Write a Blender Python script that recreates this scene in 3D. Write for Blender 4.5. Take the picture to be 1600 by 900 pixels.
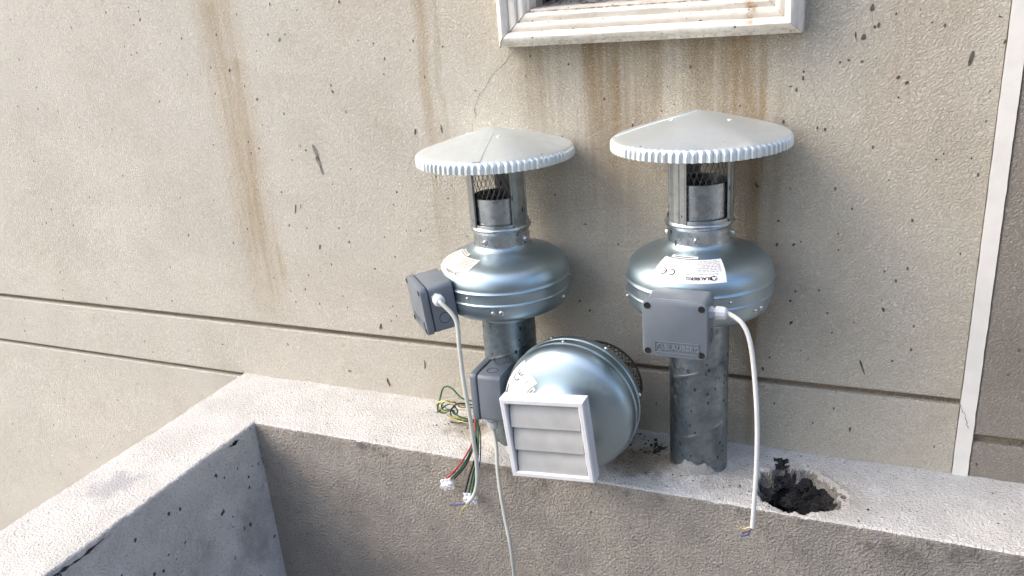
import bpy, bmesh, math, random
from mathutils import Vector, Matrix, noise
random.seed(7)
PI = math.pi
R = math.radians
for o in list(bpy.data.objects):
    bpy.data.objects.remove(o)
scene = bpy.context.scene
COL = scene.collection

# ------------------------------------------------------------------ camera, sky, sun, exposure
YAW, PITCH, ROLL, FPX = R(-24.834), R(19.986), R(-4.553), 1269.73
CAM = Vector((0.2498, -1.2818, 0.8327))
fwd = Vector((math.sin(YAW)*math.cos(PITCH), math.cos(YAW)*math.cos(PITCH), -math.sin(PITCH)))
rgt = Vector((math.cos(YAW), -math.sin(YAW), 0))
upv = rgt.cross(fwd)
r2 = math.cos(ROLL)*rgt + math.sin(ROLL)*upv
u2 = -math.sin(ROLL)*rgt + math.cos(ROLL)*upv
cd = bpy.data.cameras.new('camera')
cam = bpy.data.objects.new('camera', cd)
COL.objects.link(cam)
cam.matrix_world = Matrix(((r2.x, u2.x, -fwd.x, CAM.x), (r2.y, u2.y, -fwd.y, CAM.y), (r2.z, u2.z, -fwd.z, CAM.z), (0, 0, 0, 1)))
cd.sensor_width = 36
cd.lens = FPX*36/1600
cd.clip_start = 0.01
cd.clip_end = 2000
scene.camera = cam

SUN = Vector((-0.68, -0.26, 0.68)).normalized()      # towards the sun
w = bpy.data.worlds.new('World')
scene.world = w
w.use_nodes = True
nt = w.node_tree
sky = nt.nodes.new('ShaderNodeTexSky')
sky.sky_type = 'NISHITA'
sky.sun_disc = False
sky.sun_elevation = math.asin(SUN.z)
sky.sun_rotation = math.atan2(SUN.x, SUN.y)
sky.dust_density = 4.0
sky.ozone_density = 1.0
bg = nt.nodes['Background']
bg.inputs['Strength'].default_value = 0.15
nt.links.new(sky.outputs[0], bg.inputs['Color'])
sd = bpy.data.lights.new('sun', 'SUN')
sun = bpy.data.objects.new('sun', sd)
COL.objects.link(sun)
sun.rotation_euler = SUN.to_track_quat('Z', 'Y').to_euler()
sun.location = SUN*20
sd.energy = 0.55
sd.angle = R(140)
sd.color = (1.0, 0.965, 0.92)
vs = scene.view_settings
vs.view_transform = 'Standard'
vs.look = 'None'
vs.exposure = 1.45
vs.gamma = 1.0
vs.use_curve_mapping = False

# ------------------------------------------------------------------ helpers: pixels to places (used for marks lying on the wall)
def ray(x, y):
    return fwd + r2*((x-800)/FPX) - u2*((y-450)/FPX)
def on_plane(x, y, axis, val):
    d = ray(x, y)
    return CAM + d*((val-CAM[axis])/d[axis])

# ------------------------------------------------------------------ helpers: node materials
class NM:
    def __init__(s, name):
        s.m = bpy.data.materials.new(name)
        s.m.use_nodes = True
        s.t = s.m.node_tree
        s.b = s.t.nodes['Principled BSDF']
    def n(s, typ, **kw):
        nd = s.t.nodes.new(typ)
        for k, v in kw.items():
            setattr(nd, k, v)
        return nd
    def put(s, sock, v):
        if hasattr(v, 'is_output'):
            s.t.links.new(v, sock)
        elif v is not None:
            sock.default_value = v
    def math(s, op, a, b=None, c=None, clamp=False):
        nd = s.n('ShaderNodeMath', operation=op, use_clamp=clamp)
        s.put(nd.inputs[0], a)
        if b is not None: s.put(nd.inputs[1], b)
        if c is not None: s.put(nd.inputs[2], c)
        return nd.outputs[0]
    def pos(s, world=True):
        if world:
            return s.n('ShaderNodeNewGeometry').outputs['Position']
        return s.n('ShaderNodeTexCoord').outputs['Object']
    def mapping(s, vec, rot=(0, 0, 0), scale=(1, 1, 1), loc=(0, 0, 0)):
        nd = s.n('ShaderNodeMapping')
        s.put(nd.inputs[0], vec)
        nd.inputs['Location'].default_value = loc
        nd.inputs['Rotation'].default_value = rot
        nd.inputs['Scale'].default_value = scale
        return nd.outputs[0]
    def noise(s, vec, scale=1.0, detail=2.0, rough=0.5, dist=0.0):
        nd = s.n('ShaderNodeTexNoise')
        s.put(nd.inputs['Vector'], vec)
        nd.inputs['Scale'].default_value = scale
        nd.inputs['Detail'].default_value = detail
        nd.inputs['Roughness'].default_value = rough
        nd.inputs['Distortion'].default_value = dist
        return nd.outputs['Fac']
    def voro(s, vec, scale=1.0):
        nd = s.n('ShaderNodeTexVoronoi')
        s.put(nd.inputs['Vector'], vec)
        nd.inputs['Scale'].default_value = scale
        return nd.outputs['Distance'], nd.outputs['Color']
    def rng(s, v, a, b, c=0.0, d=1.0, smooth=True):
        nd = s.n('ShaderNodeMapRange', interpolation_type='SMOOTHSTEP' if smooth else 'LINEAR')
        s.put(nd.inputs[0], v)
        for i, q in enumerate((a, b, c, d)):
            nd.inputs[i+1].default_value = q
        return nd.outputs[0]
    def mix(s, f, a, b, blend='MIX'):
        nd = s.n('ShaderNodeMix', data_type='RGBA', blend_type=blend)
        s.put(nd.inputs[0], f)
        s.put(nd.inputs[6], a if hasattr(a, 'is_output') else (*a, 1))
        s.put(nd.inputs[7], b if hasattr(b, 'is_output') else (*b, 1))
        return nd.outputs[2]
    def sep(s, vec):
        nd = s.n('ShaderNodeSeparateXYZ')
        s.put(nd.inputs[0], vec)
        return nd.outputs
    def bump(s, h, dist, strength=1.0, normal=None):
        nd = s.n('ShaderNodeBump')
        nd.inputs['Strength'].default_value = strength
        nd.inputs['Distance'].default_value = dist
        s.put(nd.inputs['Height'], h)
        if normal is not None: s.put(nd.inputs['Normal'], normal)
        return nd.outputs[0]
    def fin(s, color=None, rough=None, metal=None, normal=None, spec=None):
        B = s.b.inputs
        if color is not None: s.put(B['Base Color'], color if hasattr(color, 'is_output') else (*color, 1))
        if rough is not None: s.put(B['Roughness'], rough)
        if metal is not None: s.put(B['Metallic'], metal)
        if normal is not None: s.put(B['Normal'], normal)
        if spec is not None: s.put(B['Specular IOR Level'], spec)
        return s.m

def specks(k, p, scale, stretch, thr, size, seedloc):
    """small round or drawn-out dark specks: 1 inside a speck"""
    v = k.mapping(p, scale=(1, 1, stretch), loc=seedloc)
    d, c = k.voro(v, scale)
    r = k.sep(c)
    keep = k.math('GREATER_THAN', r[0], thr)
    sz = k.math('MULTIPLY', r[1], size)
    inside = k.math('LESS_THAN', d, sz)
    return k.math('MULTIPLY', keep, inside)

def worm_height(k, p, rot=(0, R(35), 0), sc=(240, 330, 480), grain=1000):
    pw = k.mapping(k.mapping(p, rot=rot), scale=sc)
    a = k.noise(pw, 1.0, 2.0, 0.55, 0.6)
    a = k.rng(a, 0.36, 0.66)
    g = k.noise(p, grain, 2.0, 0.6)
    return k.math('ADD', k.math('MULTIPLY', a, 1.0), k.math('MULTIPLY', g, 0.55))

def wall_material(name, lit_tone, dim_tone, streaks=True, dist=0.0030):
    k = NM(name)
    p = k.pos()
    X = k.sep(p)
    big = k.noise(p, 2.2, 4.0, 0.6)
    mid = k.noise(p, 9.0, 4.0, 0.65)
    fac = k.math('ADD', k.rng(X[0], -1.5, 0.3, 0.0, 0.75), k.rng(big, 0.35, 0.7, -0.12, 0.16), clamp=True)  # left-to-right light falloff put into the colour, plus random uneven tone
    col = k.mix(fac, lit_tone, dim_tone)
    col = k.mix(k.rng(mid, 0.45, 0.75, 0.0, 0.16), col, (0.62, 0.56, 0.50), 'MULTIPLY')
    if streaks:
        # rain streaks: x centre, half width, top, bottom, strength, colour
        wob = k.math('MULTIPLY', k.math('SUBTRACT', k.noise(k.mapping(p, scale=(0, 0, 1)), 5.0, 3.0), 0.5), 0.05)
        fine = k.noise(k.mapping(p, scale=(75, 75, 2.6)), 1.0, 4.0, 0.6)
        fine2 = k.noise(k.mapping(p, scale=(24, 24, 3.0), loc=(3, 1, 7)), 1.0, 4.0, 0.6)
        for (x0, hw, zt, zb, st, cc, soft) in (
                (-1.010, 0.085, 1.60, 0.10, 0.50, (0.52, 0.41, 0.26), 0.25),
                (-0.985, 0.038, 0.75, 0.13, 0.45, (0.46, 0.34, 0.18), 0.20),
                (-0.11, 0.33, 0.76, 0.30, 0.55, (0.36, 0.29, 0.20), 0.46),
                (-0.17, 0.10, 0.76, 0.36, 0.60, (0.36, 0.26, 0.14), 0.36),
                (-0.31, 0.06, 0.76, 0.50, 0.40, (0.40, 0.32, 0.21), 0.24),
                (-0.02, 0.09, 0.76, 0.45, 0.40, (0.38, 0.29, 0.18), 0.28),
                (0.065, 0.075, 0.76, -0.05, 0.62, (0.40, 0.29, 0.16), 0.60),
                (0.075, 0.020, 0.30, -0.05, 0.55, (0.36, 0.24, 0.10), 0.10),
                (-0.53, 0.024, 1.2, 0.25, 0.40, (0.45, 0.34, 0.20), 0.25),
                (-0.50, 0.012, 0.9, 0.30, 0.40, (0.42, 0.36, 0.24), 0.25),
                (0.30, 0.10, 1.6, 0.35, 0.20, (0.50, 0.38, 0.28), 0.4),
                (-0.66, 0.14, 1.6, 0.45, 0.16, (0.56, 0.44, 0.36), 0.5),
                (-1.35, 0.20, 1.6, 0.35, 0.12, (0.60, 0.48, 0.42), 0.5)):
            dx = k.math('ABSOLUTE', k.math('SUBTRACT', k.math('ADD', X[0], wob), x0))
            m = k.rng(dx, hw, hw*0.15)
            m = k.math('MULTIPLY', m, k.rng(X[2], zb, zb+soft))
            m = k.math('MULTIPLY', m, k.rng(X[2], zt, zt-0.01))
            m = k.math('MULTIPLY', m, k.rng(fine, 0.30, 0.66, 0.35, 1.0))
            m = k.math('MULTIPLY', m, k.rng(fine2, 0.25, 0.70, 0.40, 1.0))
            m = k.math('MULTIPLY', m, st*1.60, clamp=True)
            col = k.mix(m, col, cc, 'MIX')
    s1 = specks(k, p, 26, 0.45, 0.90, 0.08, (0.3, 0.1, 0.7))
    s2 = specks(k, p, 60, 0.6, 0.86, 0.13, (1.3, 2.1, 0.2))
    s3 = specks(k, p, 150, 0.8, 0.80, 0.22, (2.3, 4.1, 3.2))
    gr = k.noise(k.mapping(k.mapping(p, rot=(0, R(35), 0)), scale=(260, 350, 480)), 1.0, 2.0, 0.6)
    col = k.mix(k.rng(gr, 0.42, 0.30, 0.0, 0.42), col, (0.42, 0.38, 0.33))
    col = k.mix(k.rng(gr, 0.56, 0.72, 0.0, 0.30), col, (0.86, 0.84, 0.80))
    sp = k.math('ADD', k.math('MULTIPLY', k.math('MAXIMUM', s1, s2), 0.85), k.math('MULTIPLY', s3, 0.35), clamp=True)
    col = k.mix(sp, col, (0.10, 0.085, 0.07))
    h = worm_height(k, p)
    amp = k.rng(k.noise(k.mapping(p, loc=(7, 3, 1)), 5.0, 4.0, 0.6), 0.32, 0.68, 0.85, 1.10)
    h = k.math('ADD', k.math('MULTIPLY', h, amp), k.math('MULTIPLY', k.noise(p, 60.0, 3.0), 0.9))
    return k.fin(col, 0.92, 0.0, k.bump(h, dist), 0.15)

def cement_material(name, c1, c2, pits=0.5, dist=0.003, scale=210, stains=False, blotch=0.0, chips=False, grey=False):
    k = NM(name)
    p = k.pos()
    a = k.noise(p, scale, 3.0, 0.62)
    a = k.rng(a, 0.30, 0.68)
    b = k.noise(p, scale*2.6, 2.0, 0.6)
    h = k.math('ADD', a, k.math('MULTIPLY', b, 0.5))
    mid = k.noise(p, 11.0, 5.0, 0.65)
    col = k.mix(k.rng(mid, 0.36, 0.66), c1, c2)
    col = k.mix(k.rng(a, 0.45, 0.0, 0.0, 0.38 if grey else 0.26), col, tuple(q*0.45 for q in c2))
    col = k.mix(k.rng(b, 0.55, 0.75, 0.0, 0.25), col, tuple(min(1, q*1.3) for q in c1))
    if blotch:
        bl = k.noise(k.mapping(p, loc=(5.2, 1.1, 0.4)), 7.0, 4.0, 0.62)
        col = k.mix(k.math('MULTIPLY', k.rng(bl, 0.55, 0.72), blotch), col, (0.16, 0.155, 0.165))
    if chips:
        X = k.sep(p)
        cs = k.math('MAXIMUM', specks(k, p, 22, 0.7, 0.72, 0.16, (2.2, 0.4, 0.1)), specks(k, p, 48, 0.8, 0.72, 0.22, (0.2, 3.4, 1.1)))
        col = k.mix(k.math('MULTIPLY', cs, k.rng(k.noise(p, 90, 3), 0.38, 0.5)), col, (0.10, 0.10, 0.115))
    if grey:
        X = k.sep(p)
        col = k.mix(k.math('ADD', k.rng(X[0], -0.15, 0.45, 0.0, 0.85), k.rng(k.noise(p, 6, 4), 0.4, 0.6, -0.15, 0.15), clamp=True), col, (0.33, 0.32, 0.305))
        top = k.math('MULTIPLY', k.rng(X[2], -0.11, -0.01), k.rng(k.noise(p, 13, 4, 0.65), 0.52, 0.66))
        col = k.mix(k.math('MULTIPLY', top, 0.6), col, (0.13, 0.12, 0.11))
    if pits:
        s1 = specks(k, p, 70, 1, 0.70, 0.20, (0.3, 0.1, 0.7))
        s2 = specks(k, p, 170, 1, 0.62, 0.28, (1.3, 2.1, 0.2))
        s3 = specks(k, p, 330, 1, 0.55, 0.34, (4.3, 2.1, 1.2))
        sp = k.math('MULTIPLY', k.math('MAXIMUM', s1, k.math('MAXIMUM', s2, s3)), pits)
        col = k.mix(sp, col, (0.10, 0.095, 0.09))
    if stains:
        X = k.sep(p)
        for (x0, y0, rx, ry, st, cc) in ((-0.11, -0.015, 0.10, 0.07, 0.75, (0.30, 0.22, 0.14)), (-0.44, 0.0, 0.11, 0.05, 0.6, (0.30, 0.25, 0.18)),
                                         (0.03, -0.02, 0.09, 0.07, 0.35, (0.44, 0.36, 0.28)), (0.19, -0.01, 0.12, 0.10, 0.45, (0.42, 0.38, 0.33)),
                                         (-1.04, -0.38, 0.05, 0.07, 0.6, (0.36, 0.37, 0.40))):
            dx = k.math('DIVIDE', k.math('SUBTRACT', X[0], x0), rx)
            dy = k.math('DIVIDE', k.math('SUBTRACT', X[1], y0), ry)
            d = k.math('SQRT', k.math('ADD', k.math('MULTIPLY', dx, dx), k.math('MULTIPLY', dy, dy)))
            d = k.math('ADD', d, k.math('MULTIPLY', k.math('SUBTRACT', k.noise(p, 28, 4, 0.6), 0.5), 1.6))
            col = k.mix(k.math('MULTIPLY', k.rng(d, 1.0, 0.35), st), col, cc)
    return k.fin(col, 0.92, 0.0, k.bump(h, dist), 0.15)

def metal_material(name, col, rough, grime=0.0, spangle=0.0, flecks=0.0, bumpd=0.0, metal=1.0, dirt=(0.10, 0.09, 0.08)):
    k = NM(name)
    p = k.pos(False)
    c = col
    rr = rough
    n1 = k.noise(p, 26.0, 5.0, 0.65)
    met = metal
    if spangle:
        d, vc = k.voro(p, 130)
        s = k.sep(vc)
        c = k.mix(k.math('MULTIPLY', s[0], spangle), c, tuple(x*0.45 for x in col))
        rr = k.math('ADD', rough, k.math('MULTIPLY', s[1], 0.14))
    if grime:
        g = k.math('MULTIPLY', k.rng(n1, 0.46, 0.70), grime)
        c = k.mix(g, c, dirt)
        rr = k.math('ADD', rr, k.math('MULTIPLY', g, 0.5), clamp=True)
    else:
        rr = k.math('ADD', rr, k.rng(n1, 0.35, 0.7, -0.01, 0.02))
    if flecks:
        s1 = specks(k, p, 85, 0.5, 1-flecks, 0.25, (0.3, 0.1, 0.7))
        s2 = specks(k, p, 120, 0.6, 1-flecks, 0.30, (1.3, 2.1, 0.2))
        sp = k.math('MAXIMUM', s1, s2)
        c = k.mix(sp, c, (0.035, 0.032, 0.03))
        met = k.math('SUBTRACT', metal, sp, clamp=True)
        rr = k.math('ADD', rr, k.math('MULTIPLY', sp, 0.5), clamp=True)
    nrm = None
    if bumpd:
        nrm = k.bump(k.noise(p, 17.0, 3.0, 0.5), bumpd)
    return k.fin(c, rr, met, nrm)

def plain(name, col, rough, var=0.12, scale=40, spec=0.4, bumpd=0.0, metal=0.0):
    k = NM(name)
    p = k.pos(False)
    n1 = k.noise(p, scale, 4.0, 0.6)
    c = k.mix(k.rng(n1, 0.35, 0.7, 0.0, 1.0), col, tuple(x*(1-var) for x in col))
    r_ = k.math('ADD', rough, k.rng(n1, 0.3, 0.7, -0.05, 0.05))
    return k.fin(c, r_, metal, k.bump(k.noise(p, 900, 2.0), bumpd) if bumpd else None, spec)

M = {}
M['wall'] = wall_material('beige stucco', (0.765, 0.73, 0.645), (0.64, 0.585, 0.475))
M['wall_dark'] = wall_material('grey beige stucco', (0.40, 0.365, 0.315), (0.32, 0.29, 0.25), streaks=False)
M['groove'] = cement_material('dirty joint', (0.30, 0.25, 0.185), (0.22, 0.18, 0.13), 0.3, 0.002)
M['strip'] = plain('white wall paint', (0.76, 0.74, 0.69), 0.7, 0.08, 20, 0.2, 0.0006)
M['cap'] = cement_material('white rough render', (0.77, 0.755, 0.725), (0.67, 0.655, 0.625), 0.6, 0.0028, 230, stains=True)
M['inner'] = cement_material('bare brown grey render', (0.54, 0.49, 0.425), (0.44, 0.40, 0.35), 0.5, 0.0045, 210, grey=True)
M['armface'] = cement_material('blue grey cement', (0.80, 0.785, 0.775), (0.66, 0.65, 0.645), 0.55, 0.003, 200, blotch=0.35, chips=True)
M['membrane'] = cement_material('black bitumen', (0.022, 0.023, 0.025), (0.09, 0.09, 0.092), 0.0, 0.006, 150)
M['mortar'] = cement_material('pale mortar', (0.62, 0.60, 0.56), (0.42, 0.41, 0.39), 0.3, 0.002, 200)
M['broken'] = cement_material('broken grey cement', (0.40, 0.37, 0.33), (0.22, 0.21, 0.19), 0.4, 0.006, 130)
M['galv'] = metal_material('satin galvanised steel', (0.38, 0.475, 0.53), 0.40, 0.20, 0.0, 0.012, 0.0, 1.0, (0.50, 0.47, 0.42))
M['pipe'] = metal_material('weathered galvanised duct', (0.29, 0.345, 0.38), 0.34, 0.60, 0.35, 0.60, 0.002)
M['tube'] = metal_material('galvanised tube', (0.55, 0.60, 0.63), 0.22, 0.15, 0.22, 0.10, 0.001)
M['post'] = metal_material('galvanised strip', (0.40, 0.42, 0.42), 0.36, 0.35, 0.2, 0.22)
M['hood'] = metal_material('bright galvanised hood', (0.84, 0.91, 0.935), 0.36, 0.14, 0.0, 0.010, 0.0, 0.82, (0.45, 0.44, 0.42))
M['wiremesh'] = metal_material('dark wire mesh', (0.16, 0.155, 0.15), 0.5)
M['screw'] = metal_material('zinc screw', (0.66, 0.66, 0.64), 0.3)
M['boxgrey'] = plain('grey plastic', (0.165, 0.19, 0.218), 0.36, 0.10, 25, 0.45, 0.00015)
M['gasket'] = plain('dark gasket', (0.05, 0.06, 0.08), 0.6)
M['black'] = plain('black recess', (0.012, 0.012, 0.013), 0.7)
M['white_pl'] = plain('white plastic', (0.66, 0.67, 0.69), 0.35, 0.10, 30, 0.45)
M['slat'] = plain('light grey slat plastic', (0.40, 0.405, 0.40), 0.42, 0.12, 30, 0.4)
M['gland'] = plain('pale grey nylon', (0.62, 0.65, 0.67), 0.4)
M['cable'] = plain('off white cable sheath', (0.70, 0.71, 0.70), 0.42, 0.10, 30)
M['cable_grey'] = plain('grey cable sheath', (0.50, 0.51, 0.47), 0.45, 0.15, 30)
M['sticker'] = plain('white paper sticker', (0.80, 0.81, 0.81), 0.45, 0.05, 25)
M['sticker_old'] = plain('faded cream sticker', (0.66, 0.63, 0.57), 0.5, 0.1, 25)
M['ink'] = plain('black ink', (0.02, 0.02, 0.022), 0.5)
M['ink_grey'] = plain('grey ink', (0.22, 0.23, 0.25), 0.5)
M['g_wire'] = plain('green wire', (0.012, 0.10, 0.045), 0.4)
M['y_wire'] = plain('yellow wire', (0.56, 0.50, 0.20), 0.4)
M['k_wire'] = plain('black wire', (0.015, 0.017, 0.02), 0.4)
M['b_wire'] = plain('blue wire', (0.02, 0.07, 0.30), 0.4)
M['r_wire'] = plain('red wire', (0.42, 0.03, 0.04), 0.4)
M['br_wire'] = plain('brown wire', (0.12, 0.045, 0.03), 0.4)
M['copper'] = metal_material('bare copper', (0.72, 0.38, 0.22), 0.35)
M['terminal'] = plain('white nylon terminal', (0.82, 0.83, 0.84), 0.3, 0.04)
M['fleck'] = plain('dark dirt fleck', (0.12, 0.105, 0.09), 0.9, 0.5, 90)
M['fleck_grey'] = plain('grey scuff', (0.22, 0.21, 0.185), 0.9, 0.4, 90)
M['rust'] = plain('rust stain', (0.30, 0.16, 0.06), 0.9, 0.5, 60)
M['maroon'] = plain('dark red window wood', (0.09, 0.02, 0.015), 0.5, 0.3)
M['stone'] = plain('dark grit', (0.06, 0.057, 0.05), 0.9, 0.5, 80)

k = NM('white moulding paint')
p_ = k.pos()
c_ = k.mix(k.rng(k.noise(p_, 14, 4, 0.65), 0.40, 0.72), (0.76, 0.72, 0.645), (0.58, 0.53, 0.45))
X_ = k.sep(p_)
rm = k.math('MULTIPLY', k.rng(k.math('ABSOLUTE', k.math('SUBTRACT', k.math('ADD', X_[0], k.math('MULTIPLY', k.noise(p_, 40, 3), 0.03)), 0.080)), 0.012, 0.002), k.rng(k.noise(p_, 70, 3), 0.35, 0.6))
rm = k.math('MULTIPLY', rm, k.rng(X_[2], 0.752, 0.766))
c_ = k.mix(k.math('MULTIPLY', rm, 0.85), c_, (0.33, 0.18, 0.06))
drip = k.noise(k.mapping(p_, scale=(120, 120, 8)), 1.0, 3.0)
c_ = k.mix(k.math('MULTIPLY', k.rng(drip, 0.45, 0.65), k.rng(X_[2], 0.765, 0.742, 0, 0.55)), c_, (0.36, 0.29, 0.20))
sp_ = k.math('MAXIMUM', specks(k, p_, 75, 0.8, 0.66, 0.17, (0.3, 0.1, 0.7)), specks(k, p_, 160, 0.6, 0.80, 0.22, (1.3, 2.1, 0.2)))
c_ = k.mix(k.math('MULTIPLY', sp_, 0.85), c_, (0.08, 0.07, 0.06))
M['moulding'] = k.fin(c_, 0.6, 0.0, k.bump(k.noise(p_, 160, 3), 0.0008), 0.3)

k = NM('dirty sill')
p_ = k.pos()
M['sill'] = k.fin(k.mix(k.rng(k.noise(p_, 45, 4, 0.7), 0.4, 0.62), (0.55, 0.50, 0.44), (0.14, 0.12, 0.10)), 0.9, 0.0, k.bump(k.noise(p_, 120, 3), 0.002))
k = NM('window glass')
M['glass'] = k.fin((0.02, 0.025, 0.03), 0.06, 0.0)
k = NM('ground paving')
p_ = k.pos()
M['ground'] = k.fin(k.mix(k.noise(p_, 0.6, 5), (0.14, 0.135, 0.125), (0.22, 0.21, 0.195)), 0.9)
k = NM('opposite plaster')
p_ = k.pos()
M['opposite'] = k.fin(k.mix(k.noise(p_, 1.5, 5), (0.30, 0.275, 0.24), (0.22, 0.20, 0.175)), 0.9, 0.0, k.bump(k.noise(p_, 150, 3), 0.003))

# ------------------------------------------------------------------ helpers: meshes and objects
def tag(o, label=None, cat=None, group=None, kind=None):
    for key, v in (('label', label), ('category', cat), ('group', group), ('kind', kind)):
        if v: o[key] = v
    return o
def empty(name, loc=(0, 0, 0), parent=None):
    o = bpy.data.objects.new(name, None)
    COL.objects.link(o)
    o.location = loc
    o.empty_display_size = 0.05
    o.parent = parent
    return o
def mesh_obj(name, me, mats, parent=None, smooth=None):
    for m_ in (mats if isinstance(mats, (list, tuple)) else [mats]):
        me.materials.append(M[m_])
    if smooth is not None:
        for f in me.polygons: f.use_smooth = True
        me.set_sharp_from_angle(angle=R(smooth))
    o = bpy.data.objects.new(name, me)
    COL.objects.link(o)
    o.parent = parent
    return o
def pyd(name, v, f, mats, parent=None, smooth=None, midx=None, xf=None):
    me = bpy.data.meshes.new(name)
    if xf is not None: v = [xf @ Vector(q) for q in v]
    me.from_pydata([tuple(q) for q in v], [], f)
    me.update()
    if midx:
        me.polygons.foreach_set('material_index', midx)
    bm = bmesh.new(); bm.from_mesh(me)
    bmesh.ops.recalc_face_normals(bm, faces=bm.faces)
    bm.to_mesh(me); bm.free()
    return mesh_obj(name, me, mats, parent, smooth)
def lathe(prof, n=96, closed=False, rad=None):
    """prof: list of (r, z); rad(theta, i) scales the radius"""
    v, f = [], []
    m_ = len(prof)
    for j in range(n):
        t = 2*PI*j/n
        for i, (r_, z) in enumerate(prof):
            rr = r_ if rad is None else rad(t, i, r_)
            v.append((rr*math.cos(t), rr*math.sin(t), z))
    for j in range(n):
        a, b = j*m_, ((j+1) % n)*m_
        for i in range(m_-1 + (1 if closed else 0)):
            i2 = (i+1) % m_
            f.append((a+i, b+i, b+i2, a+i2))
    return v, f
def rbox_bm(sx, sy, sz, edges='all', off=0.004, seg=3, axis=1, off2=0.001):
    """box; first the four edges along an axis are rounded by off, then the rest by off2"""
    bm = bmesh.new()
    bmesh.ops.create_cube(bm, size=1)
    for v in bm.verts: v.co = Vector((v.co.x*sx, v.co.y*sy, v.co.z*sz))
    if edges == 'axis':
        es = [e for e in bm.edges if abs((e.verts[0].co-e.verts[1].co).normalized()[axis]) > 0.9]
        bmesh.ops.bevel(bm, geom=es, offset=off, segments=seg+2, profile=0.5, affect='EDGES')
        if off2:
            es = [e for e in bm.edges if len(e.link_faces) == 2 and e.calc_face_angle(0) > 1.0]
            bmesh.ops.bevel(bm, geom=es, offset=off2, segments=2, profile=0.5, affect='EDGES')
    else:
        bmesh.ops.bevel(bm, geom=list(bm.edges), offset=off, segments=seg, profile=0.5, affect='EDGES')
    return bm
def bm_obj(name, bm, mat, parent=None, loc=(0, 0, 0), smooth=35, xf=None):
    for v in bm.verts: v.co = v.co + Vector(loc)
    if xf is not None: bmesh.ops.transform(bm, matrix=xf, verts=bm.verts)
    bmesh.ops.recalc_face_normals(bm, faces=bm.faces)
    me = bpy.data.meshes.new(name)
    bm.to_mesh(me); bm.free()
    return mesh_obj(name, me, mat, parent, smooth)
def catmull(pts, sub=8):
    P = [Vector(q) for q in pts]
    P = [P[0]*2-P[1]] + P + [P[-1]*2-P[-2]]
    out = []
    for i in range(1, len(P)-2):
        for s in range(sub):
            t = s/sub
            a, b, c, d = P[i-1], P[i], P[i+1], P[i+2]
            out.append(0.5*((2*b)+(-a+c)*t+(2*a-5*b+4*c-d)*t*t+(-a+3*b-3*c+d)*t**3))
    out.append(P[-2])
    return out
def tube(pts, r_, n=8, sub=8, smooth=True, taper=None):
    P = catmull(pts, sub) if smooth else [Vector(q) for q in pts]
    v, f = [], []
    t = (P[1]-P[0]).normalized()
    nrm = t.orthogonal().normalized()
    for i, q in enumerate(P):
        t2 = (P[min(i+1, len(P)-1)]-P[max(i-1, 0)]).normalized()
        nrm = (nrm - t2*nrm.dot(t2)).normalized()
        b = t2.cross(nrm)
        rr = r_ if taper is None else taper(i/(len(P)-1))*r_
        for j in range(n):
            a = 2*PI*j/n
            v.append(q + nrm*rr*math.cos(a) + b*rr*math.sin(a))
    for i in range(len(P)-1):
        for j in range(n):
            f.append((i*n+j, i*n+(j+1) % n, (i+1)*n+(j+1) % n, (i+1)*n+j))
    f.append(tuple(range(n)))
    f.append(tuple(range((len(P)-1)*n, len(P)*n)))
    return v, f
def merge(parts):
    V, F = [], []
    for v, f in parts:
        o_ = len(V)
        V += list(v)
        F += [tuple(i+o_ for i in q) for q in f]
    return V, F
def boxvf(x0, x1, y0, y1, z0, z1):
    v = [(x, y, z) for x in (x0, x1) for y in (y0, y1) for z in (z0, z1)]
    return v, [(0, 1, 3, 2), (4, 6, 7, 5), (0, 4, 5, 1), (2, 3, 7, 6), (0, 2, 6, 4), (1, 5, 7, 3)]
def text_vf(body, size, bold=0.0):
    cu = bpy.data.curves.new('t', 'FONT')
    cu.body = body
    cu.size = size
    cu.offset = bold
    cu.align_x = 'CENTER'
    cu.align_y = 'CENTER'
    cu.resolution_u = 3
    o = bpy.data.objects.new('t', cu)
    COL.objects.link(o)
    dg = bpy.context.evaluated_depsgraph_get()
    me = bpy.data.meshes.new_from_object(o.evaluated_get(dg))
    v = [tuple(q.co) for q in me.vertices]
    f = [tuple(q.vertices) for q in me.polygons]
    bpy.data.objects.remove(o); bpy.data.curves.remove(cu); bpy.data.meshes.remove(me)
    return v, f
def arc_vf(r0, r1, a0, a1, n=18, cx=0, cy=0):
    v, f = [], []
    for i in range(n+1):
        a = a0+(a1-a0)*i/n
        v += [(cx+r0*math.cos(a), cy+r0*math.sin(a), 0), (cx+r1*math.cos(a), cy+r1*math.sin(a), 0)]
    for i in range(n):
        f.append((2*i, 2*i+1, 2*i+3, 2*i+2))
    return v, f
def rect_vf(x0, x1, y0, y1, nx=1, ny=1):
    v = [(x0+(x1-x0)*i/nx, y0+(y1-y0)*j/ny, 0) for i in range(nx+1) for j in range(ny+1)]
    f = [(i*(ny+1)+j, (i+1)*(ny+1)+j, (i+1)*(ny+1)+j+1, i*(ny+1)+j+1) for i in range(nx) for j in range(ny)]
    return v, f
def shift(vf, dx, dy):
    return [(a+dx, b+dy, c) for a, b, c in vf[0]], vf[1]
def logo_vf(r_):
    parts = [arc_vf(r_*0.82, r_, 0, 2*PI, 28)]
    for kk in range(3):
        a0 = kk*2*PI/3
        v, f = arc_vf(r_*0.28, r_*0.55, a0, a0+1.5, 8, r_*0.25*math.cos(a0), r_*0.25*math.sin(a0))
        parts.append((v, f))
    return merge(parts)

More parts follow.
